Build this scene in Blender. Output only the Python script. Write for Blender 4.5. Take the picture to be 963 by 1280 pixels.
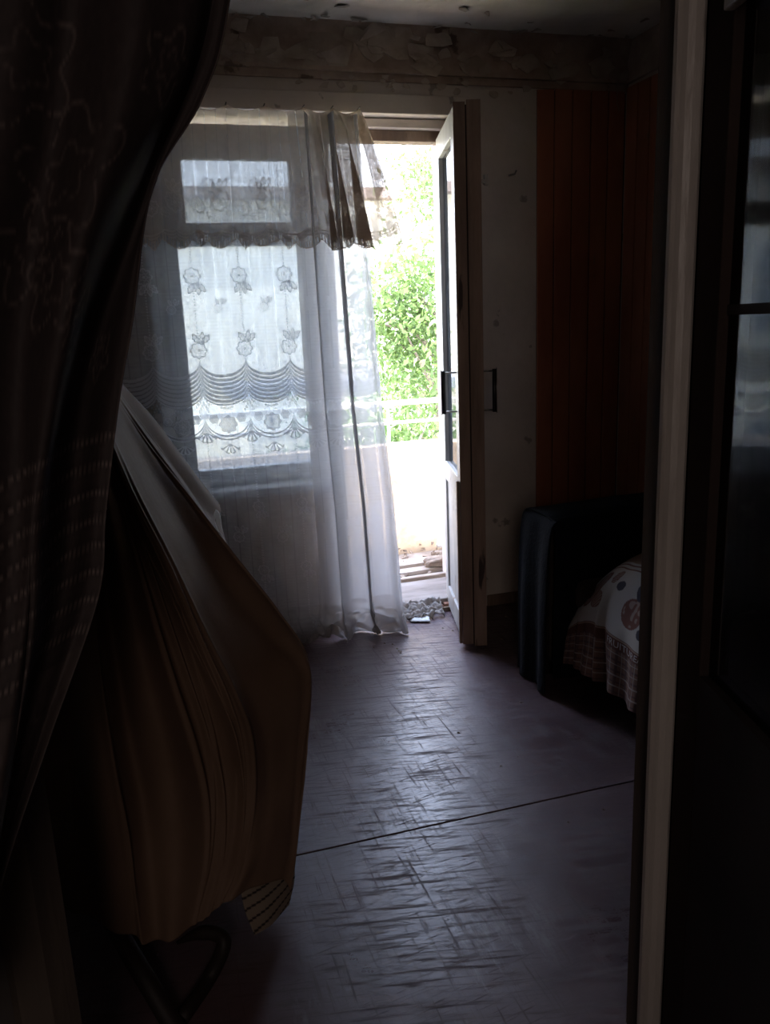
import bpy, bmesh, math, random
import numpy as np
from mathutils import Vector, Matrix, noise
random.seed(7)
for o in list(bpy.data.objects): bpy.data.objects.remove(o)
S = bpy.context.scene; C = S.collection

# ------------------------------------------------------------ camera
H_CAM = 1.35; F = 1000.0
CM = np.array([[0.95778277, -0.28458749, -0.04076925],
               [-0.10314028, -0.20776991, -0.97272491],
               [0.26835471, 0.93586411, -0.22835087]])
cd = bpy.data.cameras.new('camera'); cam = bpy.data.objects.new('camera', cd); C.objects.link(cam)
cd.sensor_fit = 'VERTICAL'; cd.sensor_height = 36; cd.lens = F/1280*36; cd.clip_start = 0.02; cd.clip_end = 300
m = Matrix.Identity(4)
for i in range(3):
    m[i][0] = CM[0][i]; m[i][1] = -CM[1][i]; m[i][2] = -CM[2][i]
m.translation = (0, 0, H_CAM); cam.matrix_world = m; S.camera = cam
S.view_settings.view_transform = 'Standard'; S.view_settings.look = 'None'; S.view_settings.gamma = 1
S.view_settings.use_curve_mapping = False
S.view_settings.exposure = 2.15

def at(px, py, Y=None, X=None, Z=None):
    """point of the place that the photograph shows at a pixel, on a known plane"""
    d = CM.T @ np.array([(px-481.5)/F, (py-640)/F, 1.0])
    t = Y/d[1] if Y is not None else X/d[0] if X is not None else (Z-H_CAM)/d[2]
    return Vector((d[0]*t, d[1]*t, H_CAM+d[2]*t))

# ------------------------------------------------------------ light
w = bpy.data.worlds.new('sky'); S.world = w; w.use_nodes = True
wn = w.node_tree.nodes; bg = wn['Background']
tc = wn.new('ShaderNodeTexCoord'); sx = wn.new('ShaderNodeSeparateXYZ'); rp = wn.new('ShaderNodeValToRGB')
w.node_tree.links.new(tc.outputs['Generated'], sx.inputs[0]); w.node_tree.links.new(sx.outputs['Z'], rp.inputs[0])
rp.color_ramp.elements[0].position = 0.0; rp.color_ramp.elements[0].color = (.90, .93, 1, 1)
rp.color_ramp.elements[1].position = 0.8; rp.color_ramp.elements[1].color = (.50, .64, 1, 1)
w.node_tree.links.new(rp.outputs[0], bg.inputs['Color'])
bg.inputs['Strength'].default_value = 3.2
sd = bpy.data.lights.new('sun', 'SUN'); sun = bpy.data.objects.new('sun', sd); C.objects.link(sun)
sd.energy = 8.5; sd.angle = math.radians(.6); sd.color = (1, .93, .82)
sun.rotation_euler = Vector((0.40, 0.215, -1)).to_track_quat('-Z', 'Y').to_euler(); sun.location = (0, 6, 8)
def area(name, loc, dirv, sx_, sy_, power, col, portal=False):
    l = bpy.data.lights.new(name, 'AREA'); o = bpy.data.objects.new(name, l); C.objects.link(o)
    l.shape = 'RECTANGLE'; l.size = sx_; l.size_y = sy_; l.energy = power; l.color = col
    o.location = loc; o.rotation_euler = Vector(dirv).to_track_quat('-Z', 'Z').to_euler()
    if portal: l.cycles.is_portal = True
    return o
area('door_opening_portal', (1.09, 3.78, 1.12), (0, -1, 0), .62, 2.2, 1, (1, 1, 1), True)
area('window_opening_portal', (.42, 3.78, 1.42), (0, -1, 0), .72, 1.5, 1, (1, 1, 1), True)
# added fill light in the hall behind the photographer, no window built there
area('hall_fill_light', (-.45, -1.9, 1.75), (.12, 1, -.05), .7, .9, 2.3, (1, .84, .76))

# ------------------------------------------------------------ materials
def mat(name, col, rough=.7, col2=None, nscale=6, stretch=(1, 1, 1), bump=.0, bscale=40, metal=0, spots=None, contrast=(.35, .65), rough2=None, sheen=0, spec=.5):
    M = bpy.data.materials.new(name); M.use_nodes = True; nt = M.node_tree; N = nt.nodes; L = nt.links
    b = N['Principled BSDF']; b.inputs['Roughness'].default_value = rough; b.inputs['Metallic'].default_value = metal
    b.inputs['Base Color'].default_value = (*col, 1); b.inputs['Specular IOR Level'].default_value = spec
    if sheen: b.inputs['Sheen Weight'].default_value = sheen
    g = N.new('ShaderNodeNewGeometry'); mp = N.new('ShaderNodeMapping'); mp.inputs['Scale'].default_value = stretch
    L.new(g.outputs['Position'], mp.inputs[0])
    cur = None
    if col2:
        n = N.new('ShaderNodeTexNoise'); n.inputs['Scale'].default_value = nscale; n.inputs['Detail'].default_value = 7; n.inputs['Roughness'].default_value = .62
        L.new(mp.outputs[0], n.inputs['Vector'])
        r = N.new('ShaderNodeValToRGB'); r.color_ramp.elements[0].position = contrast[0]; r.color_ramp.elements[1].position = contrast[1]
        r.color_ramp.elements[0].color = (*col, 1); r.color_ramp.elements[1].color = (*col2, 1)
        L.new(n.outputs['Fac'], r.inputs[0]); cur = r.outputs[0]
        if rough2 is not None:
            mr = N.new('ShaderNodeMapRange'); mr.inputs['To Min'].default_value = rough; mr.inputs['To Max'].default_value = rough2
            mr.inputs['From Min'].default_value = contrast[0]; mr.inputs['From Max'].default_value = contrast[1]
            L.new(n.outputs['Fac'], mr.inputs[0]); L.new(mr.outputs[0], b.inputs['Roughness'])
    if spots:   # (colour, scale, threshold)
        n2 = N.new('ShaderNodeTexNoise'); n2.inputs['Scale'].default_value = spots[1]; n2.inputs['Detail'].default_value = 5
        L.new(mp.outputs[0], n2.inputs['Vector'])
        r2 = N.new('ShaderNodeValToRGB'); r2.color_ramp.elements[0].position = spots[2]; r2.color_ramp.elements[1].position = spots[2]+.03
        L.new(n2.outputs['Fac'], r2.inputs[0])
        mx = N.new('ShaderNodeMix'); mx.data_type = 'RGBA'
        L.new(r2.outputs[0], mx.inputs['Factor']); mx.inputs['B'].default_value = (*spots[0], 1)
        if cur: L.new(cur, mx.inputs['A'])
        else: mx.inputs['A'].default_value = (*col, 1)
        cur = mx.outputs['Result']
    if cur: L.new(cur, b.inputs['Base Color'])
    if bump:
        n3 = N.new('ShaderNodeTexNoise'); n3.inputs['Scale'].default_value = bscale; n3.inputs['Detail'].default_value = 6
        L.new(mp.outputs[0], n3.inputs['Vector']); bp = N.new('ShaderNodeBump'); bp.inputs['Strength'].default_value = bump; bp.inputs['Distance'].default_value = .01
        L.new(n3.outputs['Fac'], bp.inputs['Height']); L.new(bp.outputs[0], b.inputs['Normal'])
    return M

plaster = mat('plaster', (.56, .49, .43), .9, (.68, .60, .53), 3.2, bump=.35, bscale=25, spots=((.34, .29, .25), 9, .67))
peel = mat('peeling_plaster', (.32, .23, .18), .9, (.50, .39, .31), 6, bump=.6, bscale=18, spots=((.17, .115, .085), 7, .62))
ceil_m = mat('ceiling_paint', (.62, .58, .53), .9, (.76, .72, .67), 4, bump=.4, bscale=20, spots=((.25, .18, .14), 6, .70))
flake_m = mat('flaking_paint', (.36, .28, .22), .85, (.50, .42, .35), 9)
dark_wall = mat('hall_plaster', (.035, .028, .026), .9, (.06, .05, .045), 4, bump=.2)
board_m = mat('reddish_panel', (.30, .095, .045), .42, (.42, .155, .08), 5, (1, 1, .35), bump=.15, bscale=30, spots=((.25, .12, .07), 22, .70))
groove_m = mat('groove', (.02, .01, .008), .9)
white_paint = mat('old_white_paint', (.33, .32, .30), .5, (.42, .41, .39), 8, (1, 1, .4), bump=.25, bscale=40, spots=((.22, .17, .13), 18, .68))
white_frame = mat('window_white', (.60, .62, .62), .5, (.72, .73, .73), 8, bump=.2, bscale=40, spots=((.28, .24, .2), 25, .72))
brown_wood = mat('bare_brown_wood', (.17, .11, .078), .65, (.30, .205, .15), 12, (1, 1, .12), bump=.5, bscale=50, spots=((.04, .022, .016), 20, .64))
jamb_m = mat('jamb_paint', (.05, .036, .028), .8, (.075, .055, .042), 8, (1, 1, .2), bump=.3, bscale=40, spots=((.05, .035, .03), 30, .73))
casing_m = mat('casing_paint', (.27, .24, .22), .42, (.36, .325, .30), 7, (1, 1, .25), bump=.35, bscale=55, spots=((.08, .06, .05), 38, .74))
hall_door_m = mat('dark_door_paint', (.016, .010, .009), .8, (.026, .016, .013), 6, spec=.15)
floor_m = mat('floor_paint', (.072, .040, .043), .27, (.115, .070, .075), 2.6, bump=.16, bscale=11, rough2=.36, spots=((.06, .04, .04), 60, .70))
navy = mat('navy_wool', (.006, .007, .010), .95, (.009, .011, .015), 30, bump=.3, bscale=90, spec=.15)
upholstery = mat('brown_upholstery', (.045, .03, .024), .85, (.07, .047, .038), 20, bump=.2)
chrome = mat('tarnished_metal', (.35, .33, .30), .3, metal=1)
black_m = mat('dark_iron', (.015, .013, .013), .4)
dark_wood = mat('dark_bent_wood', (.014, .009, .008), .6, (.022, .013, .011), 10, spec=.3)
concrete = mat('sunlit_plaster', (.40, .30, .21), .9, (.58, .47, .36), 5, bump=.4, bscale=20)
concrete_f = mat('balcony_concrete', (.25, .20, .16), .9, (.42, .36, .31), 8, bump=.4)
brick_m = mat('broken_brick', (.20, .08, .045), .9, (.32, .17, .11), 20, bump=.6)
rubble_m = mat('rubble', (.16, .11, .075), .9, (.34, .27, .21), 15, bump=.5)
board_out = mat('weathered_board', (.26, .20, .15), .8, (.46, .40, .34), 10, (.3, 2, 1), bump=.4)
rail_m = mat('balcony_rail_paint', (.62, .62, .58), .5)
bld_m = mat('far_facade', (.72, .66, .52), .9, (.80, .75, .63), 1.5)
bld_trim = mat('far_ledge', (.20, .155, .135), .9, (.27, .21, .18), 4)
far_glass = mat('far_window_glass', (.10, .12, .14), .2)
ground_m = mat('yard_earth', (.22, .20, .13), .9, (.30, .30, .16), .6)
bark = mat('bark', (.16, .12, .09), .9, (.24, .19, .15), 14, bump=.5)
rag_w = mat('white_paper', (.75, .76, .74), .8, (.62, .62, .60), 18)
rag_g = mat('dusty_cloth', (.30, .27, .24), .95, (.42, .38, .35), 25, bump=.4)

def add_scratches(M):
    nt = M.node_tree; N = nt.nodes; L = nt.links; b = N['Principled BSDF']
    g = N.new('ShaderNodeNewGeometry'); src = b.inputs['Base Color'].links[0].from_socket
    rsrc = b.inputs['Roughness'].links[0].from_socket
    tot = None
    for rot, sc, th, seed in ((.20, (5, 75, 1), .50, 0), (1.55, (4.5, 85, 1), .54, 4), (-.15, (9, 140, 1), .53, 9), (.6, (7, 110, 1), .58, 14)):
        mp = N.new('ShaderNodeMapping'); mp.vector_type = 'POINT'; mp.inputs['Rotation'].default_value = (0, 0, rot)
        m2 = N.new('ShaderNodeMapping'); m2.inputs['Scale'].default_value = sc; m2.inputs['Location'].default_value = (seed, seed, 0)
        L.new(g.outputs['Position'], mp.inputs[0]); L.new(mp.outputs[0], m2.inputs[0])
        n = N.new('ShaderNodeTexNoise'); n.inputs['Scale'].default_value = 1; n.inputs['Detail'].default_value = 8; n.inputs['Roughness'].default_value = .7; n.inputs['Distortion'].default_value = .35; L.new(m2.outputs[0], n.inputs['Vector'])
        r = N.new('ShaderNodeMapRange'); r.inputs['From Min'].default_value = th; r.inputs['From Max'].default_value = th+.12; L.new(n.outputs['Fac'], r.inputs[0])
        if tot is None: tot = r.outputs[0]
        else:
            a = N.new('ShaderNodeMath'); a.operation = 'MAXIMUM'; L.new(tot, a.inputs[0]); L.new(r.outputs[0], a.inputs[1]); tot = a.outputs[0]
    mx = N.new('ShaderNodeMix'); mx.data_type = 'RGBA'; sc_ = N.new('ShaderNodeMath'); sc_.operation = 'MULTIPLY'; sc_.inputs[1].default_value = .45
    L.new(tot, sc_.inputs[0]); L.new(sc_.outputs[0], mx.inputs['Factor']); L.new(src, mx.inputs['A']); mx.inputs['B'].default_value = (.05, .035, .033, 1)
    L.new(mx.outputs['Result'], b.inputs['Base Color'])
    ad = N.new('ShaderNodeMath'); ad.operation = 'MULTIPLY_ADD'; ad.inputs[1].default_value = .42; L.new(tot, ad.inputs[0]); L.new(rsrc, ad.inputs[2]); L.new(ad.outputs[0], b.inputs['Roughness'])
add_scratches(floor_m)
def add_scuffs(M):
    # pale dusty scuffs rubbed into the paint, in short streaks
    nt = M.node_tree; N = nt.nodes; L = nt.links; b = N['Principled BSDF']; g = N.new('ShaderNodeNewGeometry'); src = b.inputs['Base Color'].links[0].from_socket
    mp = N.new('ShaderNodeMapping'); mp.inputs['Scale'].default_value = (22, 5, 1); mp.inputs['Rotation'].default_value = (0, 0, .15); L.new(g.outputs['Position'], mp.inputs[0])
    n = N.new('ShaderNodeTexNoise'); n.inputs['Scale'].default_value = 1; n.inputs['Detail'].default_value = 10; n.inputs['Roughness'].default_value = .75; L.new(mp.outputs[0], n.inputs['Vector'])
    n2 = N.new('ShaderNodeTexNoise'); n2.inputs['Scale'].default_value = 2.2; n2.inputs['Detail'].default_value = 4; L.new(g.outputs['Position'], n2.inputs['Vector'])
    mu = N.new('ShaderNodeMath'); mu.operation = 'MULTIPLY'; L.new(n.outputs['Fac'], mu.inputs[0]); L.new(n2.outputs['Fac'], mu.inputs[1])
    r = N.new('ShaderNodeMapRange'); r.inputs['From Min'].default_value = .30; r.inputs['From Max'].default_value = .42; r.inputs['To Max'].default_value = .5; L.new(mu.outputs[0], r.inputs[0])
    mx = N.new('ShaderNodeMix'); mx.data_type = 'RGBA'; L.new(r.outputs[0], mx.inputs['Factor']); L.new(src, mx.inputs['A']); mx.inputs['B'].default_value = (.24, .21, .22, 1); L.new(mx.outputs['Result'], b.inputs['Base Color'])
add_scuffs(floor_m)

def cloth_mat(name, c1, c2, rough=.6, transl=.0, attr='lace', attr_alpha=False, dirt=None, sheen=0):
    """thread colour and openness driven by the woven pattern attribute of the cloth"""
    M = bpy.data.materials.new(name); M.use_nodes = True; nt = M.node_tree; N = nt.nodes; L = nt.links
    b = N['Principled BSDF']; b.inputs['Roughness'].default_value = rough; b.inputs['Specular IOR Level'].default_value = .25
    b.inputs['Sheen Weight'].default_value = sheen
    a = N.new('ShaderNodeAttribute'); a.attribute_name = attr
    mx = N.new('ShaderNodeMix'); mx.data_type = 'RGBA'; mx.inputs['A'].default_value = (*c1, 1); mx.inputs['B'].default_value = (*c2, 1)
    L.new(a.outputs['Fac'], mx.inputs['Factor']); colo = mx.outputs['Result']
    if dirt:
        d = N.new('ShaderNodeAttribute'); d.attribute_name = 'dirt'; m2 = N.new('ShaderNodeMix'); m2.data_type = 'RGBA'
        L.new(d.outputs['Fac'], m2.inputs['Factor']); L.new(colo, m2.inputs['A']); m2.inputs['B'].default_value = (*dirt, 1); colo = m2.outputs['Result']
    L.new(colo, b.inputs['Base Color'])
    sh = b.outputs[0]
    if transl:
        t = N.new('ShaderNodeBsdfTranslucent'); L.new(colo, t.inputs[0]); ms = N.new('ShaderNodeMixShader'); ms.inputs[0].default_value = transl
        L.new(sh, ms.inputs[1]); L.new(t.outputs[0], ms.inputs[2]); sh = ms.outputs[0]
    if attr_alpha:
        tr = N.new('ShaderNodeBsdfTransparent'); ms = N.new('ShaderNodeMixShader'); L.new(a.outputs['Fac'], ms.inputs[0])
        L.new(tr.outputs[0], ms.inputs[1]); L.new(sh, ms.inputs[2]); sh = ms.outputs[0]
    L.new(sh, N['Material Output'].inputs[0])
    return M
lace_m = cloth_mat('sheer_lace', (.82, .83, .85), (.74, .75, .77), .7, .24, attr_alpha=True, dirt=(.25, .22, .20))
lace_top_m = cloth_mat('cream_lace', (.60, .455, .345), (.50, .38, .29), .7, .2, attr_alpha=True, dirt=(.30, .25, .20))
hall_lace_m = cloth_mat('dusky_curtain', (.024, .017, .017), (.12, .09, .083), .75, .06)

def glass_mat(name, tint=(1, 1, 1), dirt=.06):
    M = bpy.data.materials.new(name); M.use_nodes = True; nt = M.node_tree; N = nt.nodes; L = nt.links
    N.remove(N['Principled BSDF']); tr = N.new('ShaderNodeBsdfTransparent'); tr.inputs[0].default_value = (*tint, 1)
    gl = N.new('ShaderNodeBsdfGlossy'); gl.inputs['Roughness'].default_value = .03; fr = N.new('ShaderNodeFresnel'); fr.inputs[0].default_value = 1.5
    ms = N.new('ShaderNodeMixShader'); L.new(fr.outputs[0], ms.inputs[0]); L.new(tr.outputs[0], ms.inputs[1]); L.new(gl.outputs[0], ms.inputs[2])
    df = N.new('ShaderNodeBsdfTranslucent'); df.inputs[0].default_value = (.30, .33, .36, 1); ns = N.new('ShaderNodeTexNoise'); ns.inputs['Scale'].default_value = 6
    r = N.new('ShaderNodeMapRange'); r.inputs['To Min'].default_value = dirt*.5; r.inputs['To Max'].default_value = dirt*1.5; L.new(ns.outputs['Fac'], r.inputs[0])
    m2 = N.new('ShaderNodeMixShader'); L.new(r.outputs[0], m2.inputs[0]); L.new(ms.outputs[0], m2.inputs[1]); L.new(df.outputs[0], m2.inputs[2])
    L.new(m2.outputs[0], N['Material Output'].inputs[0]); return M
pane_m = glass_mat('window_glass', (.54, .57, .59), .36)
door_glass_m = glass_mat('door_glass', (.85, .87, .88), .02)

# ------------------------------------------------------------ builders
class MB:
    def __init__(s): s.v = []; s.f = []
    def add(s, vs, fs):
        b = len(s.v); s.v += [tuple(v) for v in vs]; s.f += [tuple(b+i for i in f) for f in fs]; return s
    def box(s, x0, y0, z0, x1, y1, z1):
        return s.add([(x0, y0, z0), (x1, y0, z0), (x1, y1, z0), (x0, y1, z0), (x0, y0, z1), (x1, y0, z1), (x1, y1, z1), (x0, y1, z1)],
                     [(0, 3, 2, 1), (4, 5, 6, 7), (0, 1, 5, 4), (1, 2, 6, 5), (2, 3, 7, 6), (3, 0, 4, 7)])
    def prism(s, poly, z0, z1):
        n = len(poly); return s.add([(x, y, z0) for x, y in poly]+[(x, y, z1) for x, y in poly],
                                    [tuple(range(n))[::-1], tuple(range(n, 2*n))]+[(i, (i+1) % n, n+(i+1) % n, n+i) for i in range(n)])
    def tube(s, pts, r, n=8):
        pts = [Vector(p) for p in pts]; rings = []
        for i, p in enumerate(pts):
            t = (pts[min(i+1, len(pts)-1)]-pts[max(i-1, 0)]).normalized(); a = t.orthogonal().normalized() if i == 0 else (a-t*a.dot(t)).normalized()
            b = t.cross(a); rr = r[i] if isinstance(r, (list, tuple)) else r
            rings.append([p+(a*math.cos(2*math.pi*k/n)+b*math.sin(2*math.pi*k/n))*rr for k in range(n)])
        vs = [v for q in rings for v in q]; fs = [(i*n+k, i*n+(k+1) % n, (i+1)*n+(k+1) % n, (i+1)*n+k) for i in range(len(pts)-1) for k in range(n)]
        fs += [tuple(range(n))[::-1], tuple((len(pts)-1)*n+k for k in range(n))]
        return s.add(vs, fs)
    def build(s, name, m, parent=None, bevel=0, smooth=False, loc=None, rotz=None):
        me = bpy.data.meshes.new(name); me.from_pydata(s.v, [], s.f); me.update()
        o = bpy.data.objects.new(name, me); C.objects.link(o); me.materials.append(m)
        if parent: o.parent = parent
        if loc is not None: o.location = loc
        if rotz is not None: o.rotation_euler = (0, 0, rotz)
        if smooth: me.polygons.foreach_set('use_smooth', [True]*len(me.polygons))
        if bevel:
            bv = o.modifiers.new('bevel', 'BEVEL'); bv.width = bevel; bv.segments = 2; bv.limit_method = 'ANGLE'
        return o
def empty(name, loc=(0, 0, 0), rotz=0):
    o = bpy.data.objects.new(name, None); C.objects.link(o); o.location = loc; o.rotation_euler = (0, 0, rotz); o.empty_display_size = .1; return o
def tag(o, label=None, cat=None, group=None, kind=None):
    if label: o['label'] = label
    if cat: o['category'] = cat
    if group: o['group'] = group
    if kind: o['kind'] = kind
    return o
def grid_obj(name, P, m, parent=None, attrs={}, mask=None, smooth=True, solid=0):
    """P: array (nv, nu, 3) of world points"""
    nv, nu = P.shape[:2]; idx = np.arange(nv*nu).reshape(nv, nu)
    q = np.stack([idx[:-1, :-1], idx[:-1, 1:], idx[1:, 1:], idx[1:, :-1]], -1).reshape(-1, 4)
    if mask is not None: q = q[mask.reshape(-1)[q].all(1)]
    me = bpy.data.meshes.new(name); me.vertices.add(nv*nu); me.vertices.foreach_set('co', P.astype(np.float32).ravel())
    me.loops.add(q.size); me.loops.foreach_set('vertex_index', q.ravel().astype(np.int32))
    me.polygons.add(len(q)); me.polygons.foreach_set('loop_start', np.arange(0, q.size, 4, dtype=np.int32)); me.update(calc_edges=True)
    me.polygons.foreach_set('use_smooth', [smooth]*len(q))
    for k, a in attrs.items():
        if a.ndim == 3:
            at_ = me.attributes.new(k, 'FLOAT_COLOR', 'POINT'); c4 = np.concatenate([a, np.ones(a.shape[:2]+(1,))], 2); at_.data.foreach_set('color', c4.astype(np.float32).ravel())
        else:
            at_ = me.attributes.new(k, 'FLOAT', 'POINT'); at_.data.foreach_set('value', a.astype(np.float32).ravel())
    me.validate(); me.materials.append(m)
    o = bpy.data.objects.new(name, me); C.objects.link(o)
    if parent: o.parent = parent
    if solid:
        sm = o.modifiers.new('thick', 'SOLIDIFY'); sm.thickness = solid
    return o
def vnoise(x, y, seed=0):
    """smooth 2-D value noise, arrays in, -1..1"""
    def h(i, j):
        n = np.sin(i*127.1+j*311.7+seed*74.7)*43758.5453; return n-np.floor(n)
    xi, yi = np.floor(x), np.floor(y); fx, fy = x-xi, y-yi; fx = fx*fx*(3-2*fx); fy = fy*fy*(3-2*fy)
    return 2*((h(xi, yi)*(1-fx)+h(xi+1, yi)*fx)*(1-fy)+(h(xi, yi+1)*(1-fx)+h(xi+1, yi+1)*fx)*fy)-1
def catmull(P, n):
    """resample list of points (m,k) to n points"""
    P = np.array([list(p) for p in P], float); mm = len(P); E = np.vstack([2*P[0]-P[1], P, 2*P[-1]-P[-2]])
    t = np.linspace(0, mm-1, n); i = np.minimum(t.astype(int), mm-2); f = (t-i)[:, None]
    a, b, c, d = E[i], E[i+1], E[i+2], E[i+3]
    return .5*((2*b)+(-a+c)*f+(2*a-5*b+4*c-d)*f**2+(-a+3*b-3*c+d)*f**3)
def arclen(P, n):
    Q = catmull(P, 400); s = np.r_[0, np.cumsum(np.linalg.norm(np.diff(Q, axis=0), axis=1))]; t = np.linspace(0, s[-1], n)
    return np.stack([np.interp(t, s, Q[:, k]) for k in range(Q.shape[1])], 1)

# ------------------------------------------------------------ room shell
YW = 3.40; YO = 3.76; YR = 1.12; YH = 1.07; XL = -.80; XR = 2.17; ZC = 2.50
OX0, OX1 = .045, 1.395            # window + door opening
DX0 = .80                          # left side of the door opening
def st(o): o['kind'] = 'structure'; return o
fl = st(MB().box(XL-.2, -2.3, -.12, XR+.2, YO, -.006).build('floor', groove_m))
def sheet(x0, y0, x1, y1): MB().box(x0, y0, -.005, x1, y1, 0).build('floor_sheet', floor_m, fl, bevel=.0015)
sheet(XL, 1.8515, 2.17, 3.40)
# the far edge of the near sheet runs with the seam seen in the photograph
MB().add([(XL, -2.2, -.005), (2.17, -2.2, -.005), (2.17, 1.846, -.005), (XL, 1.846, -.005), (XL, -2.2, 0), (2.17, -2.2, 0), (2.17, 1.846, 0), (XL, 1.846, 0)],
         [(0, 3, 2, 1), (4, 5, 6, 7), (0, 1, 5, 4), (1, 2, 6, 5), (2, 3, 7, 6), (3, 0, 4, 7)]).build('floor_sheet', floor_m, fl, bevel=.0015)
ce = st(MB().box(XL-.2, YR-.05, ZC, XR+.2, YO, ZC+.05).build('ceiling', ceil_m))
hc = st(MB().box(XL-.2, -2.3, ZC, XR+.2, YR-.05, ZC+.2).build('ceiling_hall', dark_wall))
wb = MB()
wb.box(XL-.2, YW, -.12, OX0, YO, ZC).box(OX1, YW, -.12, XR+.2, YO, ZC).box(OX0, YW, 2.19, OX1, YO, ZC).box(OX0, YW, -.12, DX0-.02, YO, .655)
wback = st(wb.build('wall_back', plaster))
# peeled upper band of the wall and the thin ledge beneath it
band = MB()
nx_, nz_ = 150, 12
for i in range(nx_+1):
    x = XL+(XR-XL)*i/nx_
    for j in range(nz_+1):
        z = 2.345+(ZC-2.345)*j/nz_
        n = noise.noise(Vector((x*5, z*9, 1)))
        yy = YW-.018-(.045*(j/nz_)**3)-.004*n
        band.v.append((x, yy, z))
for i in range(nx_):
    for j in range(nz_):
        a = i*(nz_+1)+j; band.f.append((a, a+nz_+1, a+nz_+2, a+1))
band.box(XL, YW-.03, 2.333, XR, YW, 2.347)
band.box(XL, YW-.012, 2.305, XR, YW, 2.333)
band.build('cornice_band', peel, wback, smooth=False)
lint = MB(); lint.box(OX0-.2, YW-.014, 2.185, OX1+.02, YW, 2.26); lint.build('lintel_board', plaster, wback, bevel=.004)
# flakes of paint curling off band and ceiling
def flake(mb, c, u, v, n_, r, lift):
    k = random.randint(6, 9); ring = []
    a0 = random.random()*6
    for i in range(k):
        a = a0+2*math.pi*i/k; rr = r*random.uniform(.45, 1.1)
        ring.append(c+u*(math.cos(a)*rr*1.5)+v*(math.sin(a)*rr)+n_*(.002+lift*max(0, math.sin(a-a0))**2))
    b = len(mb.v); mb.v += [tuple(p) for p in ring]+[tuple(p+n_*-.0018) for p in ring]
    mb.f.append(tuple(range(b, b+k))); mb.f.append(tuple(range(b+2*k-1, b+k-1, -1)))
    for i in range(k): mb.f.append((b+i, b+(i+1) % k, b+k+(i+1) % k, b+k+i))
fm = MB(); fm2 = MB()
for i in range(75):
    x = random.uniform(.1, 2.15); z = random.uniform(2.36, 2.47)
    flake(fm, Vector((x, YW-.026-.045*((z-2.345)/.155)**3, z)), Vector((1, 0, 0)), Vector((0, -.1, 1)), Vector((0, -1, 0)), random.uniform(.015, .055), random.uniform(.004, .022))
for i in range(26):
    x = random.uniform(.1, 1.7); z = random.uniform(2.27, 2.32)
    flake(fm, Vector((x, YW-.016, z)), Vector((1, 0, 0)), Vector((0, 0, 1)), Vector((0, -1, 0)), random.uniform(.008, .02), random.uniform(.002, .008))
tag(fm.build('paint_flakes', flake_m, wback), kind='stuff')
for i in range(38):
    x = random.uniform(.2, 2.1); y = random.choice([random.uniform(3.1, 3.37), random.uniform(3.3, 3.37)])
    flake(fm2, Vector((x, y, ZC-.004)), Vector((1, 0, 0)), Vector((0, 1, 0)), Vector((0, 0, -1)), random.uniform(.008, .022), random.uniform(.004, .016))
tag(fm2.build('paint_flakes', mat('ceiling_flakes', (.33, .26, .21), .9, (.55, .5, .44), 12), ce), kind='stuff')

wr = st(MB().box(XR, 1.0, -.12, XR+.2, YO, ZC).build('wall_right', plaster))
wl = st(MB().box(XL-.2, -2.3, -.12, XL, YO, ZC).build('wall_left', plaster))
# the reddish boards: five on the back wall, the rest on the right wall
def board(x0, x1, z0, z1, parent):
    w_ = x1-x0; mb = MB()
    mb.add([(x0, YW-.009, z0), (x1, YW-.009, z0), (x1, YW, z0), (x0, YW, z0), (x0, YW-.009, z1), (x1, YW-.009, z1+random.uniform(-.004, .006)), (x1, YW, z1), (x0, YW, z1)],
           [(0, 3, 2, 1), (4, 5, 6, 7), (0, 1, 5, 4), (1, 2, 6, 5), (2, 3, 7, 6), (3, 0, 4, 7)])
    return mb.build('board', board_m, parent, bevel=.0025)
edges = [1.728, 1.812, 1.899, 1.99, 2.076, 2.160]
for i in range(5): board(edges[i]+.0025, edges[i+1]-.0025, .0, 2.318 if i else 2.30, wback)
MB().box(1.73, YW-.002, 0, 2.165, YW+.001, 2.30).build('board_backing', groove_m, wback)
MB().box(XR-.002, 1.6, 0, XR+.001, YW-.01, 2.30).build('board_backing', groove_m, wr)
y = YW-.012
for i in range(19):
    MB().box(XR-.009, y-.087, 0, XR, y-.003, 2.318+random.uniform(-.003, .003)).build('board', board_m, wr, bevel=.0025); y -= .09
MB().box(XR-.02, 1.6, 2.333, XR, YW, 2.347).box(XR-.015, 1.6, 2.347, XR, YW, ZC).build('cornice_band', peel, wr)
st(MB().box(1.47, YW-.012, 0, 1.725, YW, .055).build('baseboard_back', brown_wood, bevel=.003))

# outside face reveal, exterior slab above the balcony
st(MB().box(XL-.2, YO, ZC-.02, XR+.2, YO+.01, ZC+.05).build('trim_1', concrete))

# doorway wall between hall and room
LJ = -.20
wf = MB(); wf.box(XL-.2, YH, -.12, LJ-.05, YR, ZC).box(.86, YH, -.12, XR+.2, YR, ZC).box(LJ-.05, YH, 2.08, .86, YR, ZC)
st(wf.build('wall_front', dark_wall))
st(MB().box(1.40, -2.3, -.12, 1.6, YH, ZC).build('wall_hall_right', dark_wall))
st(MB().box(XL-.2, -2.4, -.12, 1.6, -2.2, ZC).build('wall_hall_back', dark_wall))
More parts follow.
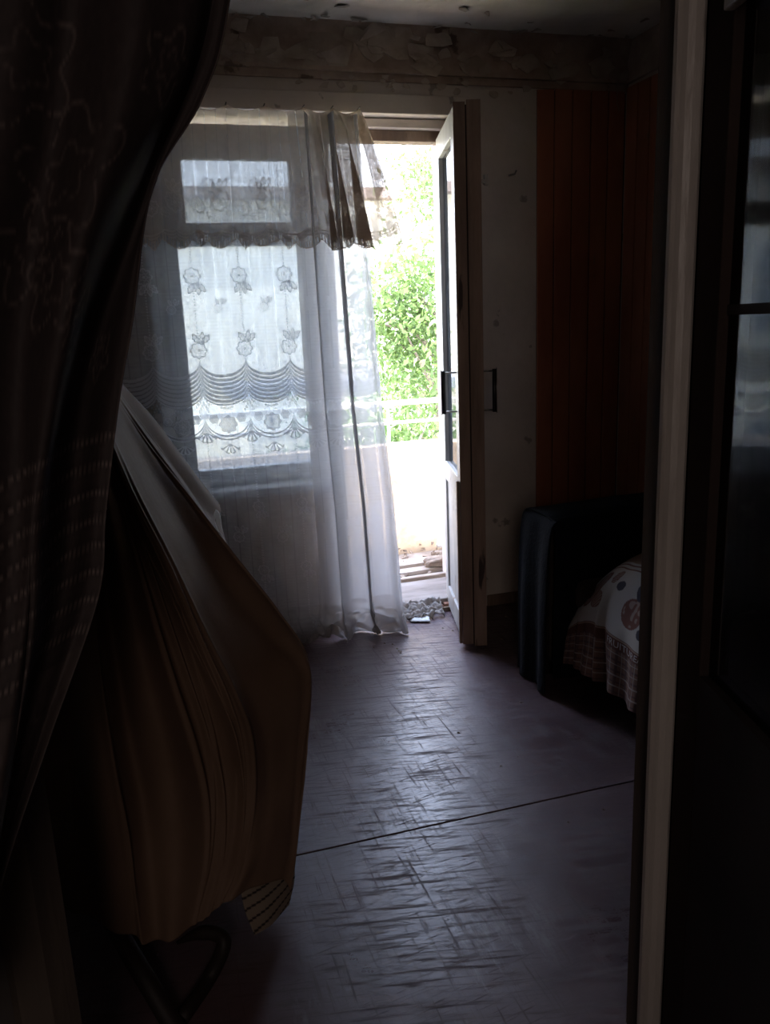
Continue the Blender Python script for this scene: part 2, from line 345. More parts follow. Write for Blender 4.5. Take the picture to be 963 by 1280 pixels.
# door frame (right post, left post, head)
fr_ = empty('trim_2', (.80, 1.09, 0)); st(fr_)
def at_parent(mb, name, m_, par, **k):
    o = mb.build(name, m_, par, **k); o.location = -par.location; return o
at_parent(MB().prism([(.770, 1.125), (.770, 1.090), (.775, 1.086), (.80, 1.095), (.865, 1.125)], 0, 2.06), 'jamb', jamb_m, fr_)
prof = [(.770, 1.0895), (.762, 1.078), (.756, 1.070), (.7565, 1.063), (.7605, 1.0575), (.770, 1.058), (.778, 1.052), (.790, 1.050), (.796, 1.0535), (.799, 1.062), (.802, 1.10)]
at_parent(MB().prism(prof, 0, 2.06), 'moulding', casing_m, fr_)
at_parent(MB().prism([(.803, 1.075), (.87, 1.06), (.87, 1.12), (.803, 1.12)], 0, 2.06), 'jamb_backing', hall_door_m, fr_)
lj = [(-.265, 1.12), (-.20, 1.12), (-.192, 1.09), (-.205, 1.075), (-.222, 1.058), (-.262, 1.052), (-.275, 1.07)]
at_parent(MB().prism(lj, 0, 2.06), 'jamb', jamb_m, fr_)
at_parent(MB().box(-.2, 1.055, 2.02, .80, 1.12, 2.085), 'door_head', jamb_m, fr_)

# glazed hall door, opened towards the photographer
hd = empty('door_2', (.812, 1.045, 0)); st(hd)
az = math.radians(15.3); rz = math.atan2(-math.cos(az), -math.sin(az))   # local +x runs along the leaf
hd.rotation_euler = (0, 0, rz)
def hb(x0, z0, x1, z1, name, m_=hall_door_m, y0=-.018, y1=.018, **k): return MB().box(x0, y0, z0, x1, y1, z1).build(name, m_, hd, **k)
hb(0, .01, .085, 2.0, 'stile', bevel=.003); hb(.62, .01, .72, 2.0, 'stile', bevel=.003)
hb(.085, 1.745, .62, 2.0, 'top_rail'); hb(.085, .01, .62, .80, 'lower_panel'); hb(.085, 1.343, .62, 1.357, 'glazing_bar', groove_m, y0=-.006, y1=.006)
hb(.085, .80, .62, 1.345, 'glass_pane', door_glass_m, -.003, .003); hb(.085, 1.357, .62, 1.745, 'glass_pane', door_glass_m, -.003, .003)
bead = MB()
bead.box(.078, -.030, 1.725, .62, -.014, 1.748).build('glass_bead', casing_m, hd, bevel=.003)

# ------------------------------------------------------------ window with vent sash
YF = 3.50
wn_ = empty('window_1', (.42, YF, .70)); st(wn_)
def wbx(x0, z0, x1, z1, name, y0=YF, y1=YF+.05, m_=white_frame, **k): return at_parent(MB().box(x0, y0, z0, x1, y1, z1), name, m_, wn_, **k)
wbx(OX0-.01, .655, .105, 2.155, 'frame_post', bevel=.004); wbx(.735, .655, .80, 2.155, 'frame_post', bevel=.004)
wbx(.105, .655, .735, .70, 'frame_rail', bevel=.004); wbx(.105, 2.085, .735, 2.155, 'frame_rail', bevel=.004)
wbx(.105, .70, .174, 1.69, 'sash_stile', YF-.012, YF+.035, bevel=.004); wbx(.684, .70, .735, 1.69, 'sash_stile', YF-.012, YF+.035, bevel=.004)
wbx(.174, .70, .684, .764, 'sash_rail', YF-.012, YF+.035, bevel=.004); wbx(.105, 1.69, .735, 1.745, 'sash_rail', YF-.012, YF+.04, bevel=.004)
wbx(.105, 1.745, .217, 2.085, 'vent_stile', YF-.016, YF+.03, bevel=.004); wbx(.650, 1.745, .735, 2.085, 'vent_stile', YF-.016, YF+.03, bevel=.004)
wbx(.217, 1.745, .650, 1.780, 'vent_rail', YF-.016, YF+.03, bevel=.004); wbx(.217, 2.022, .650, 2.085, 'vent_rail', YF-.016, YF+.03, bevel=.004)
wbx(.17, .76, .69, 1.695, 'glass_pane', YF+.01, YF+.014, pane_m); wbx(.21, 1.775, .655, 2.03, 'glass_pane', YF+.01, YF+.014, pane_m)
sill = MB(); sill.box(OX0-.03, YW-.035, .655, DX0-.035, YF, .69); at_parent(sill, 'window_sill', white_frame, wn_, bevel=.006)

# door frame in the opening
df = empty('trim_3', (1.09, YF, 0)); st(df)
at_parent(MB().box(.79, YF, .05, .825, YF+.07, 2.155), 'frame_post', white_frame, df, bevel=.004)
at_parent(MB().box(1.385, YF-.03, .05, 1.41, YF+.07, 2.155), 'frame_post', white_paint, df, bevel=.004)
at_parent(MB().box(.79, YF, 2.105, 1.40, YF+.07, 2.15), 'frame_head', brown_wood, df, bevel=.004)
at_parent(MB().box(.79, YF-.035, 2.15, 1.40, YF+.05, 2.185), 'frame_head', plaster, df, bevel=.004)
# masonry reveal (outer part stands a little narrower)
st(MB().box(1.415, YF+.07, -.1, 1.52, YO+.10, 2.3).build('trim_4', mat('outer_reveal', (.52, .44, .40), .9, (.62, .54, .5), 6, bump=.3)))

# ------------------------------------------------------------ balcony door leaf
dl = empty('door_1', (1.395, 3.475, .02)); st(dl)
ang = math.atan2(2.925-3.475, 1.262-1.395); dl.rotation_euler = (0, 0, ang)    # local +x: hinge -> free edge, local -y: left (outer) face
LW, LZ = .555, 2.095
def leaf(y0, y1, wood, inner):
    def b(x0, z0, x1, z1, n, m_=wood, dy0=0, dy1=0, **k): return MB().box(x0, y0+dy0, z0, x1, y1+dy1, z1).build(n, m_, dl, **k)
    b(0, 0, .075, LZ, 'stile', bevel=.003); b(LW-.085, 0, LW, LZ, 'stile', bevel=.003)
    b(.075, LZ-.09, LW-.085, LZ, 'top_rail', bevel=.003); b(.075, 0, LW-.085, .10, 'bottom_rail', bevel=.003); b(.075, .62, LW-.085, .705, 'middle_rail', bevel=.003)
    b(.075, .10, LW-.085, .62, 'lower_panel', dy0=.010, dy1=-.008)
    g = MB().box(.07, (y0+y1)/2-.0015, .70, LW-.08, (y0+y1)/2+.0015, LZ-.085).build('glass_pane', pane_m, dl)
# local y: +y is to the right of travel direction?  free edge faces the camera; outer face (lit) is local -y
leaf(-.098, -.058, white_paint, False)
leaf(-.045, .0, white_paint, True)
MB().box(LW, -.099, 0, LW+.004, -.055, LZ+.01).build('edge_strip', brown_wood, dl, bevel=.001)
MB().box(LW, -.050, -.01, LW+.006, .002, LZ+.016).build('edge_strip', brown_wood, dl, bevel=.001)
MB().box(LW-.03, -.112, .0, LW-.008, -.099, .70).build('weather_strip', brown_wood, dl, bevel=.002)
MB().box(LW-.0005, -.058, .0, LW+.002, -.047, LZ).build('gap_shadow', groove_m, dl)
for sgn, y0 in ((-1, -.099), (1, .001)):
    h = MB().tube([(LW-.045, y0+sgn*.052, .97), (LW-.045, y0+sgn*.052, 1.14)], .0085, 10).build('handle', black_m, dl, smooth=True)
    hl = MB()
    for z in (.978, 1.132): hl.tube([(LW-.045, y0, z), (LW-.045, y0+sgn*.054, z)], .0035, 8)
    hl.tube([(LW-.045, y0+sgn*.061, .965), (LW-.045, y0+sgn*.061, 1.145)], .002, 6)
    hl.build('handle_bracket', chrome, h, smooth=True)
for z in (.35, 1.75):
    MB().tube([(-.005, -.02, z-.05), (-.005, -.02, z+.05)], .009, 8).build('hinge', brown_wood, dl, smooth=True)
c_ = MB().box(LW-.05, .002, 1.83, LW-.03, .03, 1.845).box(LW-.05, .02, 1.825, LW-.03, .034, 1.86).build('latch', chrome, dl)

# threshold of brick and broken plaster
th = empty('threshold', (1.1, 3.46, 0)); st(th)
at_parent(MB().box(.80, 3.45, -.005, 1.40, YO, .05), 'sill_board', mat('threshold_board', (.16, .13, .11), .8, (.30, .26, .23), 10, (.3, 1, 1)), th, bevel=.004)
xx = .80
while xx < 1.38:
    w_ = random.uniform(.10, .13); at_parent(MB().box(xx, 3.412+random.uniform(0, .01), .0, min(xx+w_-.008, 1.385), 3.449, .03+random.uniform(-.004, .006)), 'brick', brick_m, th, bevel=.004); xx += w_
at_parent(MB().box(.80, 3.403, .0, 1.375, 3.412, .022), 'plaster_edge', rubble_m, th, bevel=.003)

# hook and wire on the wall
tag(MB().tube([(1.598, YW, 1.955), (1.598, YW-.02, 1.955), (1.612, YW-.028, 1.957), (1.620, YW-.028, 1.972)], .004, 8).build('wall_hook', chrome, smooth=True), 'small metal hook screwed into the bare plaster beside the balcony door', 'hook')
tag(MB().tube([(2.103, YW-.032, 2.340), (2.104, YW-.03, 2.30), (2.108, YW-.025, 2.25), (2.122, YW-.022, 2.222), (2.132, YW-.022, 2.228)], .0016, 6).build('wire', mat('pale_wire', (.35, .28, .24), .6), smooth=True), 'thin pale wire hanging from the ledge over the reddish boards', 'wire')

# ------------------------------------------------------------ lace
PER = .184
def bandf(d, w_): return np.clip(1-np.abs(d)/w_, 0, 1)
def flower(x, z, cx, cz, R, npet=8, rot=0):
    dx, dz = x-cx, z-cz; r = np.hypot(dx, dz); t = np.arctan2(dz, dx)+rot
    edge = R*(.84+.24*np.abs(np.cos(npet*t/2))); out = np.zeros_like(x)
    ring = bandf(r-edge, R*.17); inner = bandf(r-R*.40*(1+.2*np.cos(5*t)), R*.13); rays = (np.cos(npet*t) > .55)*(r < edge)*(r > R*.4)
    core = (r < R*.2)
    fill = (r < edge)
    return np.clip(np.maximum.reduce([ring, inner*.8, rays*.45, core*.8, fill*.12]), 0, 1)
def leafp(x, z, cx, cz, L_, W_, a):
    dx, dz = x-cx, z-cz; u = dx*math.cos(a)+dz*math.sin(a); v = -dx*math.sin(a)+dz*math.cos(a)
    uu = u/L_; hw = W_*np.clip(4*uu*(1-uu), 0, 1)*(1+.25*np.sin(uu*22)); ins = (uu > 0) & (uu < 1)
    return np.where(ins, np.clip(bandf(np.abs(v)-hw, W_*.4)+bandf(v, W_*.14)*.6+(np.abs(v) < hw)*.3, 0, 1), 0)
zz = lambda py: at(300, py, Y=3.33).z
ZA, ZS, ZB = zz(343), zz(384), zz(436)
ZP0, ZP1, ZL0, ZL1 = zz(447), zz(489), zz(467), zz(507)
ZF, ZARC0, ZARC1, ZFAN, ZEND = zz(531), zz(521), zz(546), zz(552), zz(579)
def lace(s, z, base=.50):
    """how densely the thread stands at a place of the curtain"""
    p = s/PER; f = p-np.floor(p); f = np.where(f > .5, f-1, f); x = f*PER         # motif phase 0
    p2 = p+.5; f2 = p2-np.floor(p2); f2 = np.where(f2 > .5, f2-1, f2); x2 = f2*PER   # motif phase half
    d = np.full_like(s, base)
    d += .05*np.sin(z*2*np.pi/.0135)*(vnoise(s*9, z*60, 3) > .1)+.05*vnoise(s*60, z*70, 5)
    # open vertical lines
    q = s/(PER/4)+.5; fq = np.abs(q-np.floor(q)-.5)*PER/4
    d = np.where(fq < .0024, .30, d)
    d = np.where((np.abs(x) < .0035), np.where(np.sin(z*2*np.pi/.011) > 0, .8, .45), d)
    M_ = np.zeros_like(s)
    def put(m_): np.maximum(M_, m_, out=M_)
    def sprig(X_, zc, R, up):
        put(flower(X_, z, 0, zc, R))
        k = 1 if up else -1
        for a in ((-.55, .1, .75) if True else ()):
            put(leafp(X_, z, .004+.012*(a > 0), zc+k*R*.9, R*1.55, R*.33, k*(math.pi/2-a)))
    def row(zr, R, up, X_):
        sprig(X_, zr, R, up)
    row(ZA, .030, False, x); row(ZS, .017, True, x2); row(ZB, .030, True, x)
    # rows continued below the border, sparse
    for k_ in range(1, 4):
        row(ZEND-.14*k_-.05, .022, k_ % 2 == 0, x if k_ % 2 else x2)
    for k_ in range(1, 3): row(ZA+.17*k_, .024, False, x if k_ % 2 else x2)
    d = np.where(M_ > .05, .36+.60*M_, d)
    halo = np.zeros_like(s)
    # swag
    c = np.cos(2*np.pi*f)          # 1 at phase 0, -1 at half
    arc = np.sqrt(np.clip(1-(2*np.abs(np.abs(f)-.5))**2, 0, 1))   # 0 at peak, 1 at half phase
    top = ZP0+(ZL0-ZP0)*arc; bot = ZP1+(ZL1-ZP1)*arc
    ins = (z < top) & (z > bot); tt = (top-z)/(top-bot)
    stripe = np.abs((tt*7.5) % 1-.5) > .36
    d = np.where(ins, np.where(stripe, .45, .86), d)
    # bright openwork below the swag down to the scallop arcs
    arc2 = ZARC0+(ZARC1-ZARC0)*arc
    op = (z <= bot) & (z > arc2-.004); d = np.where(op, .26+.05*vnoise(s*80, z*80, 2), d)
    M2 = np.zeros_like(s)
    np.maximum(M2, flower(x2, z, 0, ZF, .031, 8)*np.where(1, 1, 0), out=M2)
    for sx_ in (-1, 1): np.maximum(M2, flower(x-sx_*.036, z, 0, zz(523), .016, 6), out=M2)
    for kx in range(-3, 4):
        zc = ZP1-.012-.012*abs(kx); 
        np.maximum(M2, bandf(np.hypot(x-.007*kx, (z-zc)*.7), .005)*.7, out=M2); np.maximum(M2, bandf(np.hypot(x-.006*kx, (z-zc+.03)*.7), .005)*.6, out=M2)
    for kx in range(-2, 3): np.maximum(M2, bandf(np.hypot(x2-.011*kx, z-zz(511)-.003*abs(kx)), .006)*.7, out=M2)
    reg = (z <= bot) & (z > arc2-.002); d = np.where(reg & (M2 > .06), .38+.5*M2, d)
    for off, hi in ((0, .85), (-.008, .30), (-.015, .85)): d = np.where(np.abs(z-arc2-off) < (.003 if hi > .5 else .004), hi, d)
    # fans under the arcs
    for X_, zc, R in ((x, zz(540), .046), (x2, zz(556), .042)):
        dx, dz = X_, z-zc; r = np.hypot(dx, dz); t = np.arctan2(dx, -dz)
        fan = (r < R*(1-.06*np.cos(t*9))) & (np.abs(t) < 1.25) & (z < arc2-.017)
        rib = np.cos(t*13) > .1
        d = np.where(fan, np.where(rib | (r < R*.3) | (r > R*.90), .82, .30), d)
    return np.clip(d, .05, .97)

# main lace curtain: nearly flat over the window, gathered folds over the doorway
nu, nv = 620, 860
u = np.linspace(0, 1, nu)[None, :]*np.ones((nv, 1)); v = np.linspace(0, 1, nv)[:, None]*np.ones((1, nu))
SW = 1.52; s = u*SW; s0 = .92
flat = np.minimum(s, s0); g = np.clip(s-s0, 0, None)/(SW-s0)
xl = -.16
right_top, right_bot = .905, 1.000
xr = right_top+(right_bot-right_top)*v
ph = 2*np.pi*g*2.6
x = xl+flat*(.885+.0*v)
x_f = xl+s0*.885
x = np.where(s > s0, x_f+(xr-x_f)*g+.030*np.sin(ph)*np.minimum(1, 8*g)*np.minimum(1, 6*(1-g)), x)
zt = 2.172-.012*np.abs(np.sin(s*np.pi/.155))-.0*u
zb = .012+.008*vnoise(s*14, s*0, 1)
z = zt+(zb-zt)*v
yy = 3.375-.02*v-.055*np.clip((1.0-z)/.4, 0, 1)**1.0-.0*u
yy = yy-.006*np.cos(s*2*np.pi/.155)*(1-.5*v)+.004*vnoise(s*3, v*2, 2)
yy = yy-np.where(s > s0, .030*(1-np.cos(ph))*np.minimum(1, 4*g), 0)
yy -= np.clip((.66-z)/.66, 0, 1)*(.012*np.sin(s*2*np.pi/.21+1)+.01*vnoise(s*5, z*2, 7))
pud = np.clip((.16-z)/.16, 0, 1)
x = x+pud*.030*vnoise(s*18, z*30, 4)*np.clip((1-u)*12, 0, 1); yy = yy-pud*(.040+.045*vnoise(s*17, z*26, 6)+.015*vnoise(s*45, z*60, 16)); z = z+pud*(.035*vnoise(s*15, z*25, 8)+.012*vnoise(s*40, z*50, 18))
# bottom-left corner is caught up towards the window
cut = .17*np.clip((.42-(x+.0))/.5, 0, 1)
z = np.where(z < 1.0, z+cut*(1.0-z), z)
z = np.maximum(z, .004)
sfl = x if False else xl+s*.885-at(300, 343, Y=3.33).x
dens = lace(sfl, zt+(zb-zt)*v, .46)
dens = np.where(s > s0-.02, 1-(1-dens)**4.0, dens)
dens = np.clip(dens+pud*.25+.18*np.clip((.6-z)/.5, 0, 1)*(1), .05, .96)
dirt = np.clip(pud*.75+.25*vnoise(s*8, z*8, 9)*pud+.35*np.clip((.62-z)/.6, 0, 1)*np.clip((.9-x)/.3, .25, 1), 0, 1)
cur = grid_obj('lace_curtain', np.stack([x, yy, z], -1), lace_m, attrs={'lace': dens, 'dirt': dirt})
tag(cur, 'long sheer white lace curtain with flowers and swags, hem crumpled on the floor', 'curtain')

# valance: shorter, denser cream lace over it, with scalloped lower edge and two steep pleats at the right
nu, nv = 420, 190
u = np.linspace(0, 1, nu)[None, :]*np.ones((nv, 1)); v = np.linspace(0, 1, nv)[:, None]*np.ones((1, nu))
pins = [-.14, .02, .14, .262, .398, .545, .70, .815, .925]      # nails along the lintel (x)
# cloth length assigned between the nails, more of it at the right end
seg = [.17, .13, .13, .145, .165, .21, .25, .26]
cum = np.r_[0, np.cumsum(seg)]; SWv = cum[-1]; s = u*SWv
xt = np.interp(s, cum, pins); k_ = np.clip(np.searchsorted(cum, s, side='right')-1, 0, len(seg)-1); loc = (s-cum[k_])/np.array(seg)[k_]
zt = 2.190+.0*s-.020*np.sin(np.pi*loc)
zk = [0, .95, 1.02, 1.08, 1.14, 1.20, 1.26, 1.32, 1.38, SWv]
bx = np.interp(s, zk, [-.16, .735, .805, .775, .870, .825, .945, .880, .985, 1.085])
by = np.interp(s, zk, [0, 0, -.04, -.005, -.06, -.01, -.07, -.02, -.06, -.05])
env = v**.8
x = xt+(bx-xt)*env
deep = np.clip((s-.72)/.3, 0, 1)
yy = 3.352-.018*v-.008*np.sin(np.pi*loc)-.012*(1-deep)*env**.7*(1+np.cos(2*np.pi*loc+.3))*.5+by*env-.004*vnoise(s*6, v*3, 3)
p = s/PER+.12; f = p-np.floor(p); f = np.where(f > .5, f-1, f)
sc = np.abs(f)*2
edge_d = np.where(sc < .62, .024*np.sqrt(np.clip(1-(sc/.62)**2, 0, 1)), .034*np.clip(1-np.abs((sc-1)/.36), 0, 1))
LEN = .515+.014*deep
zl = v*(LEN+.04); mask = zl < (LEN-.03+edge_d)
z = zt-zl
d = .60+.28*(s > .98)+.05*vnoise(s*70, zl*70, 2)
q = s/(PER/4); fq = np.abs(q-np.floor(q)-.5)*PER/4; d = np.where(fq < .002, d-.15, d)
X0 = f*PER; f2 = p+.5; f2 = f2-np.floor(f2); f2 = np.where(f2 > .5, f2-1, f2); X2 = f2*PER
for X_, zc, R in ((X0, .335, .034), (X2, .36, .026), (X0+.04, .385, .016), (X0-.04, .385, .016)):
    m_ = flower(X_, zl, 0, zc, R); d = np.where(m_ > .08, .45+.5*m_, d)
for a in (-.7, 0, .7): m_ = leafp(X0, -zl, 0, -.300, .05, .011, math.pi/2-a); d = np.where(m_ > .08, .5+.45*m_, d)
arcz = .432+.026*np.sqrt(np.clip(1-(2*np.abs(np.abs(f2)-.0))**2, 0, 1))
for off in (0, .012, .024): d = np.where(np.abs(zl-arcz-off) < .0035, .95, d)
dd = (LEN-.03+edge_d)-zl; d = np.where(dd < .006, .96, np.where((dd < .03), np.where(np.sin(s*2*np.pi/.0115) > .2, .85, .45), d))
dirtv = np.clip(.25+.35*vnoise(s*2, v*2, 12), 0, .6)
val = grid_obj('lace_valance', np.stack([x, yy, z], -1), lace_top_m, attrs={'lace': np.clip(d, 0, .97), 'dirt': dirtv}, mask=mask)
tag(val, 'short cream lace valance with scalloped edge nailed across the top of the window', 'valance')
# loose corner flap of the valance
nu = nv = 30
a0, a1, a2, a3 = at(449, 140, Y=3.36), at(484, 226, Y=3.30), at(450, 170, Y=3.33), at(473, 252, Y=3.29)
u_ = np.linspace(0, 1, nu)[None, :, None]; v_ = np.linspace(0, 1, nv)[:, None, None]
A = [np.array(q)[None, None, :] for q in (a0, a1, a2, a3)]
P = (A[0]*(1-u_)+A[1]*u_)*(1-v_)+(A[2]*(1-u_)+A[3]*u_)*v_
P[..., 1] -= .012*np.sin(u_[..., 0]*5)*np.ones((nv, 1))
tag(grid_obj('corner_flap', P, lace_top_m, parent=val, attrs={'lace': np.full((nv, nu), .75), 'dirt': np.full((nv, nu), .0)}), 'pale turned-over corner flap of the valance')
nl = MB()
for px_ in pins[1:]:
    nl = MB().tube([(px_, YW-.01, 2.193), (px_, 3.345, 2.196)], .0022, 6); nl.build('nail', black_m, val)

# ------------------------------------------------------------ hall curtain in the left foreground
def rail(pts, n=260): return arclen([at(px, py, Y=Y) for px, py, Y in pts], n)
fg = [
 [(-330, -330, .86), (-330, 100, .86), (-330, 500, .84), (-330, 900, .82), (-330, 1400, .80)],
 [(-120, -330, .84), (-150, 100, .84), (-170, 500, .82), (-180, 900, .80), (-190, 1400, .78)],
 [(40, -330, .90), (0, 100, .86), (-60, 480, .80), (-70, 900, .76), (-110, 1400, .76)],
 [(120, -330, .90), (90, 60, .90), (35, 430, .84), (20, 800, .80), (-60, 1360, .76)],
 [(215, -330, .86), (170, 60, .84), (100, 330, .80), (45, 640, .79), (30, 850, .80), (-50, 1340, .78)],
 [(270, -330, .90), (240, 40, .90), (160, 250, .88), (85, 500, .86), (60, 760, .85), (10, 960, .84), (-45, 1320, .80)],
 [(300, -330, .92), (268, 20, .93), (190, 230, .92), (120, 470, .90), (92, 740, .89), (35, 950, .87), (-30, 1180, .83), (-40, 1300, .80)],
 [(325, -330, .91), (287, 8, .91), (253, 125, .91), (192, 235, .91), (167, 400, .91), (150, 500, .91), (133, 640, .90), (123, 748, .90), (62, 925, .87), (2, 1108, .84), (-35, 1290, .80)],
]
R = np.stack([rail(r) for r in fg])             # (rails, nv, 3)
NU = 300
Q = np.stack([catmull(R[:, j], NU) for j in range(R.shape[1])])     # (nv, NU, 3)
nvv = Q.shape[0]
u = np.linspace(0, 1, NU)[None, :]*np.ones((nvv, 1)); v = np.linspace(0, 1, nvv)[:, None]*np.ones((1, NU))
fold = .010*np.sin(u*34+3*v+1.5*vnoise(u*3, v*3, 1))*np.clip(1.02-u, 0, 1)**.4
Q[..., 1] += fold+.004*vnoise(u*10, v*8, 5)
# swag stripes, flowers and a net border woven in a lighter thread
zq = Q[..., 2]; xq = Q[..., 0]; pat = np.zeros_like(u)
sl = zq-.38*xq                                      # stripes rise to the right
for k_, zc in enumerate(np.linspace(1.275, 1.085, 8)):
    bow = zc-.10*(u-.6)**2
    dash = np.sin(u*260) > -.3
    pat = np.maximum(pat, bandf(sl-bow, .0045)*dash*.95)
    pat = np.maximum(pat, .10*bandf(sl-bow+.012, .010))
net = (sl < 1.055); pat = np.where(net, .20+.10*vnoise(u*50, v*120, 3), pat)
for fx, fz, R_ in ((.62, 1.005, .035), (.80, .985, .028), (.5, .95, .045), (.72, .90, .05), (.86, .90, .03), (.6, .80, .05), (.78, .76, .04)):
    m_ = flower((u-fx)*.45, sl, 0, fz, R_); pat = np.where(m_ > .1, .15+.35*m_, pat)
for fx, fz, R_ in ((.47, 1.50, .055), (.50, 1.40, .04), (.41, 1.43, .04), (.62, 1.36, .03), (.85, 1.33, .02), (.80, 1.52, .02), (.33, 1.60, .05), (.66, 1.60, .03)):
    dx = (u-fx)*.5; dz = zq-fz; r = np.hypot(dx, dz); t = np.arctan2(dz, dx); e = R_*(1+.25*np.cos(5*t+fx*9))
    pat = np.maximum(pat, bandf(r-e, .0035)*(vnoise(u*90, v*110, 8) > -.4)*.55); pat = np.maximum(pat, bandf(r-e*.45, .003)*.4)
pat += .05*vnoise(u*140, v*200, 4)+.04
pat = np.maximum(pat, bandf(u-.996, .008)*.5)
hc_ = grid_obj('hall_curtain', Q, hall_lace_m, attrs={'lace': np.clip(pat, 0, 1)}, solid=.0012)
tag(hc_, 'dark patterned lace door curtain drawn aside in the left foreground', 'curtain')

# ------------------------------------------------------------ covered folding chair at the left
rng_ = random.Random(5)
satin = mat('tan_satin', (.125, .076, .051), .6, (.16, .100, .070), 3, bump=.06, bscale=60, spec=.08)
bs = [
 [(60, 440, 2.0), (60, 600, 2.15), (50, 800, 2.2), (60, 980, 2.05), (80, 1080, 2.0)],
 [(110, 455, 1.98), (150, 600, 2.2), (200, 760, 2.3), (240, 900, 2.2), (250, 990, 2.1)],
 [(135, 470, 1.92), (215, 590, 2.05), (280, 720, 2.12), (330, 850, 2.1), (335, 960, 2.0)],
 [(142, 492, 1.86), (188, 560, 1.90), (238, 625, 1.92), (290, 693, 1.92), (345, 762, 1.9), (381, 822, 1.85), (379, 920, 1.80), (369, 1050, 1.70), (364, 1100, 1.66)],
 [(140, 500, 1.82), (180, 575, 1.84), (226, 650, 1.84), (280, 735, 1.84), (335, 800, 1.82), (374, 845, 1.79), (371, 930, 1.75), (362, 1050, 1.66), (352, 1100, 1.62)],
 [(134, 520, 1.74), (175, 600, 1.74), (222, 690, 1.72), (270, 785, 1.71), (305, 850, 1.70), (330, 905, 1.70), (338, 980, 1.68), (330, 1060, 1.60), (312, 1112, 1.57)],
 [(130, 530, 1.68), (165, 620, 1.67), (205, 700, 1.65), (250, 800, 1.64), (285, 870, 1.63), (305, 930, 1.63), (310, 1010, 1.62), (298, 1090, 1.56), (280, 1130, 1.54)],
 [(126, 545, 1.70), (155, 630, 1.70), (190, 730, 1.70), (225, 830, 1.69), (255, 920, 1.68), (270, 990, 1.66), (270, 1070, 1.60), (252, 1150, 1.53)],
 [(120, 560, 1.62), (140, 650, 1.61), (165, 760, 1.60), (190, 870, 1.59), (215, 970, 1.58), (228, 1060, 1.56), (222, 1172, 1.51)],
 [(112, 570, 1.66), (125, 680, 1.66), (140, 800, 1.65), (160, 920, 1.64), (180, 1030, 1.60), (190, 1178, 1.52)],
 [(100, 580, 1.60), (108, 700, 1.60), (115, 820, 1.58), (130, 950, 1.56), (145, 1060, 1.54), (160, 1170, 1.52)],
 [(80, 590, 1.66), (80, 720, 1.66), (80, 860, 1.65), (85, 980, 1.64), (100, 1140, 1.58)],
 [(40, 600, 1.66), (30, 740, 1.66), (25, 880, 1.66), (30, 1000, 1.66), (40, 1110, 1.64)],
]
R = np.stack([rail(r, 220) for r in bs]); NU = 420
Q = np.stack([catmull(R[:, j], NU) for j in range(R.shape[1])]); nvv = Q.shape[0]
u = np.linspace(0, 1, NU)[None, :]*np.ones((nvv, 1)); v = np.linspace(0, 1, nvv)[:, None]*np.ones((1, NU))
wr_ = .005*np.sin(u*70+2.5*vnoise(u*4, v*2, 2)+1.5*v)*v*np.clip((u-.36)*8, 0, 1)+.004*vnoise(u*22, v*5, 4)
Q[..., 1] += wr_; Q[..., 0] += .4*wr_
for k in range(20):                              # sharp long creases running down from the gathered top
    u0, dr, wd, am = rng_.choice((rng_.uniform(.18, .25), rng_.uniform(.43, .95), rng_.uniform(.43, .95), rng_.uniform(.40, .6))), rng_.uniform(-.05, .05), rng_.uniform(.004, .010), rng_.uniform(.004, .011)
    c_ = am*np.exp(-((u-u0-dr*v-.01*np.sin(v*5+k))/wd)**2)*np.clip(v*6, 0, 1)*np.clip((1.02-v)*4, .2, 1)
    Q[..., 1] -= c_; Q[..., 0] += .5*c_
Q[..., 2] = np.maximum(Q[..., 2], .05)
cover = grid_obj('satin_bedspread', Q, satin, solid=.003)
tag(cover, 'tan brown satin bedspread draped in long folds over the folding chair', 'bedspread')
# upper layer with turned edge
b2 = [[(120, 440, 2.02), (180, 500, 2.08), (245, 585, 2.12), (274, 630, 2.13)],
      [(130, 452, 1.98), (185, 522, 2.03), (245, 600, 2.06), (276, 640, 2.08)],
      [(137, 475, 1.92), (185, 545, 1.97), (240, 618, 2.00), (270, 652, 2.02)],
      [(142, 490, 1.90), (190, 560, 1.94), (242, 628, 1.96), (278, 672, 1.97)],
      [(142, 500, 1.90), (190, 570, 1.93), (245, 640, 1.95), (290, 700, 1.95)]]
b2[0][0] = (120, 420, 2.02)
b2 = [[(150-8, 470, 2.02), (190, 520, 2.08), (245, 593, 2.12), (274, 630, 2.13)]]+b2[1:]
R = np.stack([rail(r, 70) for r in b2]); Q = np.stack([catmull(R[:, j], 40) for j in range(R.shape[1])])
grid_obj('upper_fold', Q, satin, parent=cover, solid=.003)
# pale lining edge below the turned fold
b3 = [[(262, 634, 2.06), (274, 640, 2.06), (278, 660, 2.04), (286, 690, 2.0)], [(255, 640, 2.02), (262, 652, 2.0), (270, 672, 1.98), (288, 700, 1.96)]]
R = np.stack([rail(r, 30) for r in b3]); Q = np.stack([catmull(R[:, j], 12) for j in range(R.shape[1])])
tag(grid_obj('lining_edge', Q, mat('pale_lining', (.45, .40, .36), .6), parent=cover, solid=.002), 'pale lining edge')
